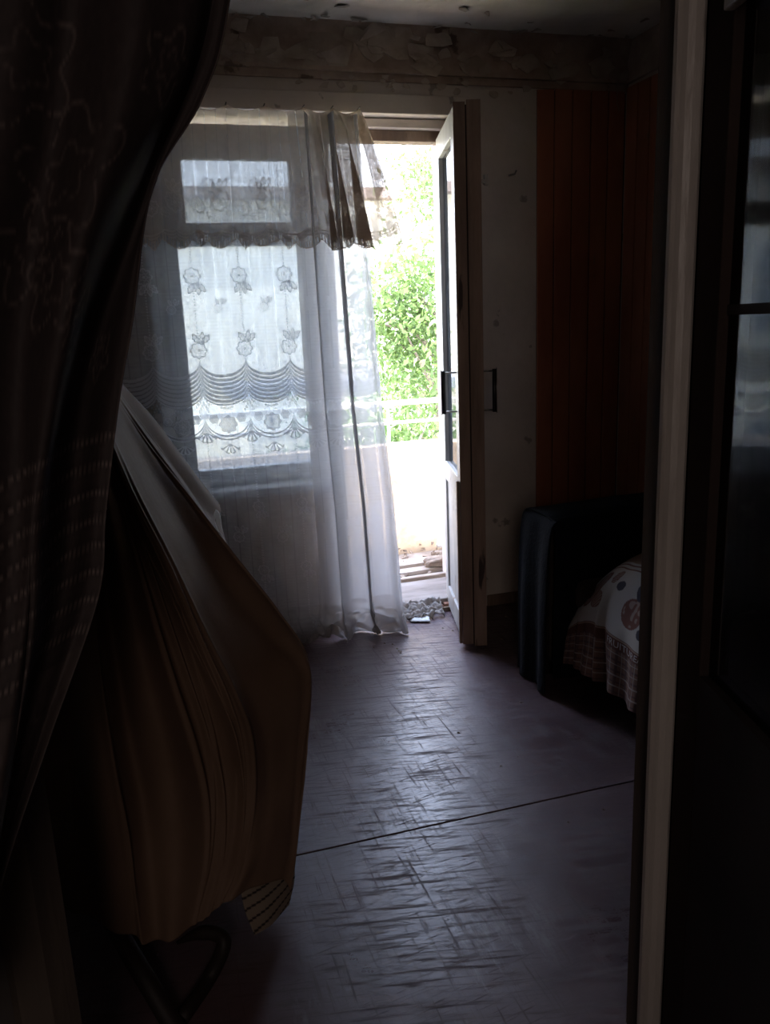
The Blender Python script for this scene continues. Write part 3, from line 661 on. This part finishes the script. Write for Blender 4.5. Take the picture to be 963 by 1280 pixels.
# striped ticking hanging from under the bedspread
nu, nv = 60, 50
c4 = [np.array(at(*p_))[None, None, :] for p_ in ((296, 1098, 1.57), (362, 1062, 1.64), (322, 1168, 1.53), (366, 1128, 1.58))] if False else None
r3 = [[(298, 1095, 1.60), (305, 1135, 1.57), (318, 1169, 1.535)], [(322, 1090, 1.63), (330, 1125, 1.59), (336, 1158, 1.56)], [(345, 1080, 1.66), (350, 1115, 1.62), (350, 1142, 1.60)], [(364, 1060, 1.70), (367, 1095, 1.67), (360, 1130, 1.63)]]
R = np.stack([rail(r, nv) for r in r3]); Q = np.stack([catmull(R[:, j], nu) for j in range(R.shape[1])])
u = np.linspace(0, 1, nu)[None, :]*np.ones((nv, 1)); v = np.linspace(0, 1, nv)[:, None]*np.ones((1, nu))
stp = (np.abs(((v+.25*u)*5.2) % 1-.5) > .40)*1.0
tick = grid_obj('striped_blanket', Q, cloth_mat('ticking', (.22, .17, .13), (.025, .018, .018), .8), attrs={'lace': stp}, solid=.004)
tag(tick, 'cream striped blanket corner hanging below the tan bedspread', 'blanket')
# the folding chair itself
ch = empty('folding_chair', (-.08, 1.55, 0)); tag(ch, 'dark bentwood folding chair almost hidden under the tan bedspread', 'chair')
def cp(mb, n, **k): return at_parent(mb, n, dark_wood, ch, smooth=True, **k)
A_ = at(222, 1178, Y=1.56); B_ = at(250, 1166, Y=1.54); C_ = at(272, 1168, Y=1.52); D_ = at(280, 1182, Y=1.50); E_ = at(262, 1222, Y=1.49); F_ = at(226, 1275, Z=.012)
cp(MB().tube(catmull([A_, B_, C_, D_, E_, F_], 28).tolist(), [.004+.0115*min(1, i/6) for i in range(28)], 12), 'leg')
G_ = at(150, 1170, Y=1.60); H_ = at(222, 1290, Z=.012)
cp(MB().tube([G_+(G_-H_)*1.2, G_, H_], [.014, .020, .020], 12), 'leg')
cp(MB().tube([(-.30, 1.95, .012), (-.26, 1.80, .42)], .014, 12), 'leg'); cp(MB().tube([(.10, 1.98, .012), (.06, 1.82, .42)], .014, 12), 'leg')
cp(MB().tube([(.06, 1.82, .40), (.03, 1.95, .95)], .013, 12), 'back_post'); cp(MB().tube([(-.26, 1.82, .40), (-.25, 1.95, .95)], .013, 12), 'back_post')
at_parent(MB().box(-.28, 1.68, .40, .08, 1.92, .425), 'seat', dark_wood, ch, bevel=.006)
at_parent(MB().box(-.25, 1.94, .82, .03, 1.96, .95), 'backrest', dark_wood, ch, bevel=.006)

# ------------------------------------------------------------ armchair at the right wall
ac = empty('armchair', (1.75, 2.1, 0)); tag(ac, 'old brown upholstered armchair against the reddish boards', 'armchair')
def ap(mb, n, m_=upholstery, **k): return at_parent(mb, n, m_, ac, **k)
ap(MB().box(1.345, 2.50, .08, 2.10, 2.66, .60), 'armrest', bevel=.03); ap(MB().box(1.345, 1.62, .08, 2.10, 1.78, .60), 'armrest', bevel=.03)
ap(MB().box(1.95, 1.78, .10, 2.13, 2.50, .88), 'backrest', bevel=.04); ap(MB().box(1.43, 1.78, .12, 1.95, 2.50, .30), 'seat_frame', bevel=.01)
ap(MB().box(1.41, 1.785, .30, 1.95, 2.495, .42), 'seat_cushion', bevel=.035)
for lx in (1.37, 2.06):
    for ly in (1.66, 2.60): ap(MB().box(lx, ly, 0, lx+.04, ly+.04, .09), 'leg', dark_wood)
# navy blanket over the far arm
nu, nv = 90, 110
prof = catmull([(2.71, .06), (2.705, .35), (2.695, .60), (2.665, .652), (2.58, .662), (2.50, .655), (2.470, .61), (2.462, .40), (2.458, .05)], nv)
Q = np.zeros((nv, nu, 3))
for j in range(nu):
    t = j/(nu-1); xx = 1.325+(2.10-1.325)*t
    for i in range(nv):
        Q[i, j] = (xx, prof[i, 0], prof[i, 1])
uu = np.linspace(0, 1, nu)[None, :]*np.ones((nv, 1)); vv = np.linspace(0, 1, nv)[:, None]*np.ones((1, nu))
Q[..., 1] += .008*vnoise(uu*7, vv*5, 1)+.006*np.sin(uu*30+vnoise(uu*3, vv*4, 2)*2)*np.clip(np.abs(vv-.5)*3-.4, 0, 1)
Q[..., 2] += .012*vnoise(uu*6, vv*4, 3)*np.clip(1-np.abs(vv-.5)*3, 0, 1)+.02*np.clip(uu-.1, 0, .3)
nb = grid_obj('navy_blanket', Q, navy, solid=.006)
tag(nb, 'dark navy blanket thrown over the far arm of the armchair, hanging to the floor', 'blanket')
# end flap
prof2 = catmull([(1.335, .645), (1.315, .62), (1.300, .50), (1.292, .30), (1.290, .12), (1.285, .01)], 60)
Q = np.zeros((60, 60, 3))
for j in range(60):
    t = j/59; yb = 2.69-.235*t
    for i in range(60):
        Q[i, j] = (prof2[i, 0]+.014*math.sin(t*11+1)*(i/59), yb+(-.02 if t > .5 else 0)*(i/59)*t, prof2[i, 1])
grid_obj('end_flap', Q, navy, parent=nb, solid=.006)

# towel over the seat
fcol = {'base': (.46, .43, .40), 'fr': (.17, .07, .055), 'dk': (.06, .055, .075), 'band': (.13, .055, .04), 'pl': (.21, .12, .09)}
nu, nv = 300, 260                         # u along Y (far -> near), v from the back over the seat down to the hem
pr = catmull([(1.86, .50), (1.74, .545), (1.60, .548), (1.49, .505), (1.425, .44), (1.393, .36), (1.383, .28), (1.380, .20), (1.376, .12)], nv)
u = np.linspace(0, 1, nu)[None, :]*np.ones((nv, 1)); v = np.linspace(0, 1, nv)[:, None]*np.ones((1, nu))
yt = 2.46-.82*u; Q = np.zeros((nv, nu, 3)); Q[..., 0] = pr[:, 0:1]; Q[..., 1] = yt; Q[..., 2] = pr[:, 1:2]
far = np.clip(1-u/.22, 0, 1); hang = np.clip((v-.55)/.45, 0, 1)
Q[..., 2] -= .13*far**1.6*(1-.75*hang); Q[..., 0] -= .012*np.sin(u*38)*hang+.010*vnoise(u*12, v*4, 2)*hang; Q[..., 1] += .05*far*hang
Q[..., 2] += .012*vnoise(u*9, v*6, 4)*(1-hang)+.010*np.abs(np.sin(u*19))*hang*v
for fc_, am in ((.10, .022), (.24, .026), (.27, -.012)):       # two sharp hanging creases
    Q[..., 0] -= am*np.exp(-((u-fc_-.02*v)/.016)**2)*np.clip((v-.45)*2, 0, 1)
col = np.zeros((nv, nu, 3)); col[:] = fcol['base']
S_ = u*.82; T_ = v*.78
def ell(cx, cy, a, b, rot=0):
    dx, dy = S_-cx, T_-cy; p_ = dx*math.cos(rot)+dy*math.sin(rot); q_ = -dx*math.sin(rot)+dy*math.cos(rot); return (p_/a)**2+(q_/b)**2
def paint(mk, c): col[mk] = c
vb = .705
for cx, cy in ((.36, .42), (.62, .40)):
    e = ell(cx, cy, .052, .058); paint(e < 1, fcol['fr']); paint((e < .75) & (vnoise(S_*90, T_*60, 3) > .15), (.29, .21, .18)); paint(ell(cx+.01, cy-.08, .014, .032, .5) < 1, fcol['dk']); paint(ell(cx-.02, cy-.075, .010, .028, -.6) < 1, fcol['dk'])
for cx, cy, a, b, r_ in ((.12, .38, .045, .075, .5), (.16, .44, .03, .035, 0), (.20, .33, .016, .034, 0)):
    e = ell(cx, cy, a, b, r_); paint(e < 1, fcol['fr']); paint((e < .8) & (np.sin((S_+T_)*420) > .4), (.36, .30, .27))
for cx, cy in ((.25, .36), (.43, .47), (.70, .30), (.5, .25)): paint(ell(cx, cy, .022, .02, .6) < 1, fcol['dk'])
paint(T_ < .25, (.26, .17, .12)); paint((T_ > .262) & (T_ < .268), fcol['fr']); paint((T_ > .278) & (T_ < .284), fcol['fr'])
b0 = .535; paint(T_ > b0, fcol['band']); paint((T_ > b0+.004) & (T_ < b0+.008), (.34, .24, .18)); paint((T_ > b0+.052), fcol['pl'])
pl = (T_ > b0+.052); lx_ = (S_*22) % 1; ly_ = ((T_-b0)*22) % 1
paint(pl & (lx_ < .25), (.12, .07, .065)); paint(pl & (ly_ < .18), (.12, .07, .065)); paint(pl & (np.abs(lx_-.6) < .03), (.38, .33, .30)); paint(pl & (np.abs(ly_-.5) < .04), (.38, .33, .30))
tm = bpy.data.materials.new('printed_towel'); tm.use_nodes = True
_a = tm.node_tree.nodes.new('ShaderNodeAttribute'); _a.attribute_name = 'print'; tm.node_tree.links.new(_a.outputs['Color'], tm.node_tree.nodes['Principled BSDF'].inputs['Base Color'])
tm.node_tree.nodes['Principled BSDF'].inputs['Roughness'].default_value = .9
tw = grid_obj('fruit_towel', Q, tm, attrs={'print': col}, solid=.004)
tag(tw, 'kitchen towel printed with fruit and a lettered brown border, spread over the armchair seat', 'towel')
# lettering on the border, following the cloth
fc = bpy.data.curves.new('lettering', 'FONT'); fc.body = 'FRUITURE/AL'; fc.size = .040; fc.space_character = 1.02; fc.resolution_u = 2
fo = bpy.data.objects.new('lettering_tmp', fc); C.objects.link(fo); dg = bpy.context.evaluated_depsgraph_get(); me = bpy.data.meshes.new_from_object(fo.evaluated_get(dg)); bpy.data.objects.remove(fo)
bm = bmesh.new(); bm.from_mesh(me); bmesh.ops.triangulate(bm, faces=bm.faces[:]); bmesh.ops.subdivide_edges(bm, edges=bm.edges[:], cuts=2); 
for vt in bm.verts:
    sx_, sy_ = vt.co.x+.262, b0+.041-vt.co.y
    jj = min(max(sx_/.82*(nu-1), 0), nu-1); ii = min(max(sy_/.78*(nv-1), 0), nv-1)
    j0, i0 = min(int(jj), nu-2), min(int(ii), nv-2); fj, fi = jj-j0, ii-i0
    pt = Q[i0, j0]*(1-fi)*(1-fj)+Q[i0, j0+1]*(1-fi)*fj+Q[i0+1, j0]*fi*(1-fj)+Q[i0+1, j0+1]*fi*fj
    vt.co = Vector(pt)+Vector((-.0055, 0, 0))
bm.to_mesh(me); bm.free(); me.materials.clear(); me.materials.append(mat('print_white', (.5, .48, .46), .9))
lo = bpy.data.objects.new('lettering', me); C.objects.link(lo); lo.parent = tw; lo['label'] = 'pale lettering on the brown border'

# ------------------------------------------------------------ debris on the floor
tag(grid_obj('white_rag', np.array([[(a.x+.004*math.sin(i*2.1+j), a.y, .006+.007*abs(math.sin(i*1.3+j*.9))*(1 if 0 < j < 8 else .3)) for i in range(9) for a in [at(513+i/8*26-(8-j)*.6, 762+j/8*17, Z=0)]] for j in range(9)]), rag_w, solid=.002), 'crumpled white paper scrap on the floor before the threshold', 'paper')
nu = nv = 30
P = np.zeros((nv, nu, 3))
for j in range(nv):
    for i in range(nu):
        a = at(496+i/(nu-1)*34+j*.25, 738+j/(nv-1)*30, Y=3.40); t = j/(nv-1)
        P[j, i] = (.97+.26*i/(nu-1), 3.345+.065*(1-t)+.01*math.sin(i*1.1), .008+.055*(1-t)**1.2+.020*noise.noise(Vector((i*.25, j*.25, 0)))+.012*abs(math.sin(i*.9+j*.4)))
tag(grid_obj('dusty_rag', P, rag_g, solid=.003), 'dusty grey rag bundled against the threshold beside the curtain hem', 'rag')
cr = MB()
for i in range(46):
    x = random.uniform(.62, 1.5); y_ = random.uniform(2.95, 3.36) if i < 34 else random.uniform(1.6, 2.9); r = random.uniform(.0015, .006)
    cr.add([(x-r, y_-r*.7, .0005), (x+r, y_-r, .0005), (x+r*.7, y_+r, .0005), (x-r, y_+r*.8, .0005), (x, y_, r*.9)], [(0, 1, 2, 3), (0, 4, 1), (1, 4, 2), (2, 4, 3), (3, 4, 0)])
tag(cr.build('plaster_crumbs', rubble_m), 'small crumbs of plaster scattered over the floor', 'crumbs', kind='stuff')

# ------------------------------------------------------------ balcony
ZB_ = .035
bf = st(MB().box(-1.6, YO-.01, ZB_-.15, 3.4, 4.42, ZB_).build('balcony_floor', concrete_f))
par = MB(); par.box(-1.6, 4.30, ZB_-.1, 3.4, 4.40, .685)
st(par.build('balcony_parapet', concrete, bevel=.006))
br = empty('balcony_railing', (.9, 4.34, .685)); tag(br, 'pale painted metal railing with two bars along the balcony parapet', 'railing')
at_parent(MB().box(-1.6, 4.325, .900, 3.4, 4.36, .928), 'handrail', rail_m, br, bevel=.003)
at_parent(MB().box(-1.6, 4.333, .795, 3.4, 4.352, .812), 'mid_rail', rail_m, br, bevel=.002)
for px_ in (-1.2, -.6, .0, .62, 1.28, 1.95, 2.6): at_parent(MB().box(px_, 4.335, .68, px_+.014, 4.35, .90), 'baluster', rail_m, br)
for k_, (x0, x1, y0, w_, z0, sk) in enumerate([(.7, 1.75, 3.90, .07, .045, .05), (.6, 1.70, 4.01, .05, .05, .03), (.8, 1.85, 4.10, .08, .045, -.02), (.75, 1.62, 3.81, .035, .04, .02)]):
    b_ = MB().box(0, -w_/2, 0, x1-x0, w_/2, .022).build('board', board_out, loc=(x0, y0, z0-.008), rotz=sk, bevel=.003)
    tag(b_, ['wide weathered board nearest the middle of the balcony floor', 'narrow weathered batten second from the parapet on the balcony floor', 'weathered board lying closest to the balcony parapet', 'thin pale batten just outside the threshold on the balcony'][k_], 'board', 'loose boards on the balcony floor')
rb = MB()
for i in range(260):
    x = random.uniform(.5, 1.9); y_ = 4.29-abs(random.gauss(0, .12)) if i < 180 else random.uniform(3.8, 4.25)
    if y_ < 3.79: continue
    r = random.uniform(.008, .03); z0 = ZB_+max(0, (.10-(4.3-y_))*.6)*random.random()
    pts = [(x+random.uniform(-r, r), y_+random.uniform(-r, r)*.8, z0+random.uniform(0, r*1.2)) for _ in range(6)]
    b = len(rb.v); bmt = bmesh.new(); vs = [bmt.verts.new(p_) for p_ in pts]; bmesh.ops.convex_hull(bmt, input=vs); bmt.verts.index_update()
    rb.add([vv_.co for vv_ in bmt.verts], [tuple(q_.index for q_ in f_.verts) for f_ in bmt.faces]); bmt.free()
tag(rb.build('rubble', rubble_m), 'broken plaster and brick rubble heaped along the foot of the balcony parapet', 'rubble', kind='stuff')
def lump(name, c, sx_, sy_, sz, m_, label, cat):
    bmt = bmesh.new(); bmesh.ops.create_icosphere(bmt, subdivisions=3, radius=1)
    for q_ in bmt.verts:
        n = noise.noise(q_.co*1.6+Vector(c)*7); q_.co *= 1+.35*n; q_.co = Vector((q_.co.x*sx_, q_.co.y*sy_, max(q_.co.z, -.6)*sz))
    me = bpy.data.meshes.new(name); bmt.to_mesh(me); bmt.free(); me.materials.append(m_); o = bpy.data.objects.new(name, me); C.objects.link(o); o.location = c
    return tag(o, label, cat)
lump('plaster_lump', (1.44, 3.93, .085), .10, .04, .035, rubble_m, 'large brownish lump of plaster on the balcony boards by the right reveal', 'debris')
lump('plaster_lump', (1.58, 4.21, .11), .07, .03, .05, mat('chalky_white', (.75, .73, .70), .9), 'white curved plaster fragment leaning on the parapet foot', 'debris')

# ------------------------------------------------------------ beyond the balcony
st(MB().box(-60, 4.6, -6.3, 60, 90, -6).build('ground', ground_m))
# far building with flat roof and ledge, closes the view behind window and trees
fb = empty('apartment_building', (0, 14.5, -6)); tag(fb, 'pale apartment building with a dark roof ledge across the yard', 'building')
def fp(mb, n, m_, **k): return at_parent(mb, n, m_, fb, **k)
fp(MB().box(-9, 14.2, -6, 4.85, 22, 3.45), 'wall', bld_m)
fp(MB().box(-9.2, 13.9, 3.45, 4.95, 22.2, 3.62), 'roof_ledge', bld_trim)
for iz, z0 in enumerate((-4.6, -1.8, 1.0)):
    for ix in range(4):
        x0 = -8.2+ix*1.85
        wf_ = fp(MB().box(x0-.06, 14.14, z0-.06, x0+1.06, 14.2, z0+1.36), 'window_frame', rail_m)
        q_ = MB().box(x0, 14.12, z0, x0+.48, 14.15, z0+1.3).box(x0+.52, 14.12, z0, x0+1.0, 14.15, z0+1.3).build('pane', far_glass, wf_)
# lower annexe seen through the curtain fold
an = empty('garage_block', (2.6, 9.0, -6)); tag(an, 'low grey-roofed outbuilding below the apartment building, seen through the lace', 'building')
at_parent(MB().box(1.4, 12.3, -6, 4.2, 13.6, .35), 'wall', bld_m, an)
at_parent(MB().box(1.2, 12.15, .35, 4.35, 13.75, .52), 'roof', mat('grey_roof', (.22, .24, .27), .8, (.30, .31, .33), 4), an)

leaf_mats = []
for nme, c1, c2 in (('leaf_green', (.085, .14, .035), (.15, .23, .07)), ('leaf_dark', (.08, .14, .04), (.15, .23, .08))):
    M = mat(nme, c1, .5, c2, 1.4); nt = M.node_tree; N = nt.nodes; L = nt.links; b = N['Principled BSDF']
    t = N.new('ShaderNodeBsdfTranslucent'); L.new(b.inputs['Base Color'].links[0].from_socket, t.inputs[0]); ms = N.new('ShaderNodeMixShader'); ms.inputs[0].default_value = .45
    L.new(b.outputs[0], ms.inputs[1]); L.new(t.outputs[0], ms.inputs[2]); L.new(ms.outputs[0], N['Material Output'].inputs[0]); leaf_mats.append(M)
def tree(x, y, top, spread, nl_, seed, lm, label, r_leaf=.048):
    rng = random.Random(seed); t = empty('tree', (x, y, -6)); tag(t, label, 'tree', 'trees in the yard')
    tr = MB(); tr.tube([(x, y, -6), (x+.1, y, -3), (x-.05, y+.1, 0), (x, y, top-.6)], [.16, .13, .08, .02], 10)
    tips = []
    for i in range(46):
        z0 = rng.uniform(-3, top-.8); a = rng.uniform(0, 6.28); ln = rng.uniform(.4, 1)*spread*(1-.55*max(0, (z0+1)/(top+1)))
        p0 = Vector((x, y, z0)); p1 = p0+Vector((math.cos(a)*ln*.5, math.sin(a)*ln*.5, .35)); p2 = p0+Vector((math.cos(a)*ln, math.sin(a)*ln, rng.uniform(.3, .9)))
        tr.tube([p0, p1, p2], [.03, .018, .006], 6); tips += [p1, p2, (p1+p2)/2, p2]
    at_parent(tr, 'trunk', bark, t)
    V = []; Fc = []
    for i in range(nl_):
        c = rng.choice(tips); c = c+Vector((rng.gauss(0, .22), rng.gauss(0, .22), rng.gauss(0, .24)))
        d = Vector((rng.gauss(0, 1), rng.gauss(0, 1), rng.gauss(0, 1)-.3)).normalized(); e = d.orthogonal().normalized(); e.rotate(Matrix.Rotation(rng.random()*6.28, 3, d)); r = r_leaf*rng.uniform(.5, 1.15)
        b = len(V); V += [c, c+d*r+e*r*.45, c+d*r*2, c+d*r-e*r*.45]; Fc.append((b, b+1, b+2, b+3))
    mb = MB(); mb.v = [tuple(q_) for q_ in V]; mb.f = Fc
    o = at_parent(mb, 'foliage', lm, t); o['kind'] = 'stuff'
tree(3.15, 8.3, 2.9, 1.35, 21000, 1, leaf_mats[0], 'bright green leafy tree close behind the balcony railing')
tree(4.25, 10.6, 3.9, 1.35, 19000, 2, leaf_mats[0], 'tall green tree rising beside the end of the far roof ledge')
tree(2.1, 7.4, .75, .9, 8000, 3, leaf_mats[1], 'low dark green tree behind the lace curtain')
tree(4.6, 8.2, .9, 1.2, 5000, 4, leaf_mats[1], 'darker tree low down behind the right end of the railing')
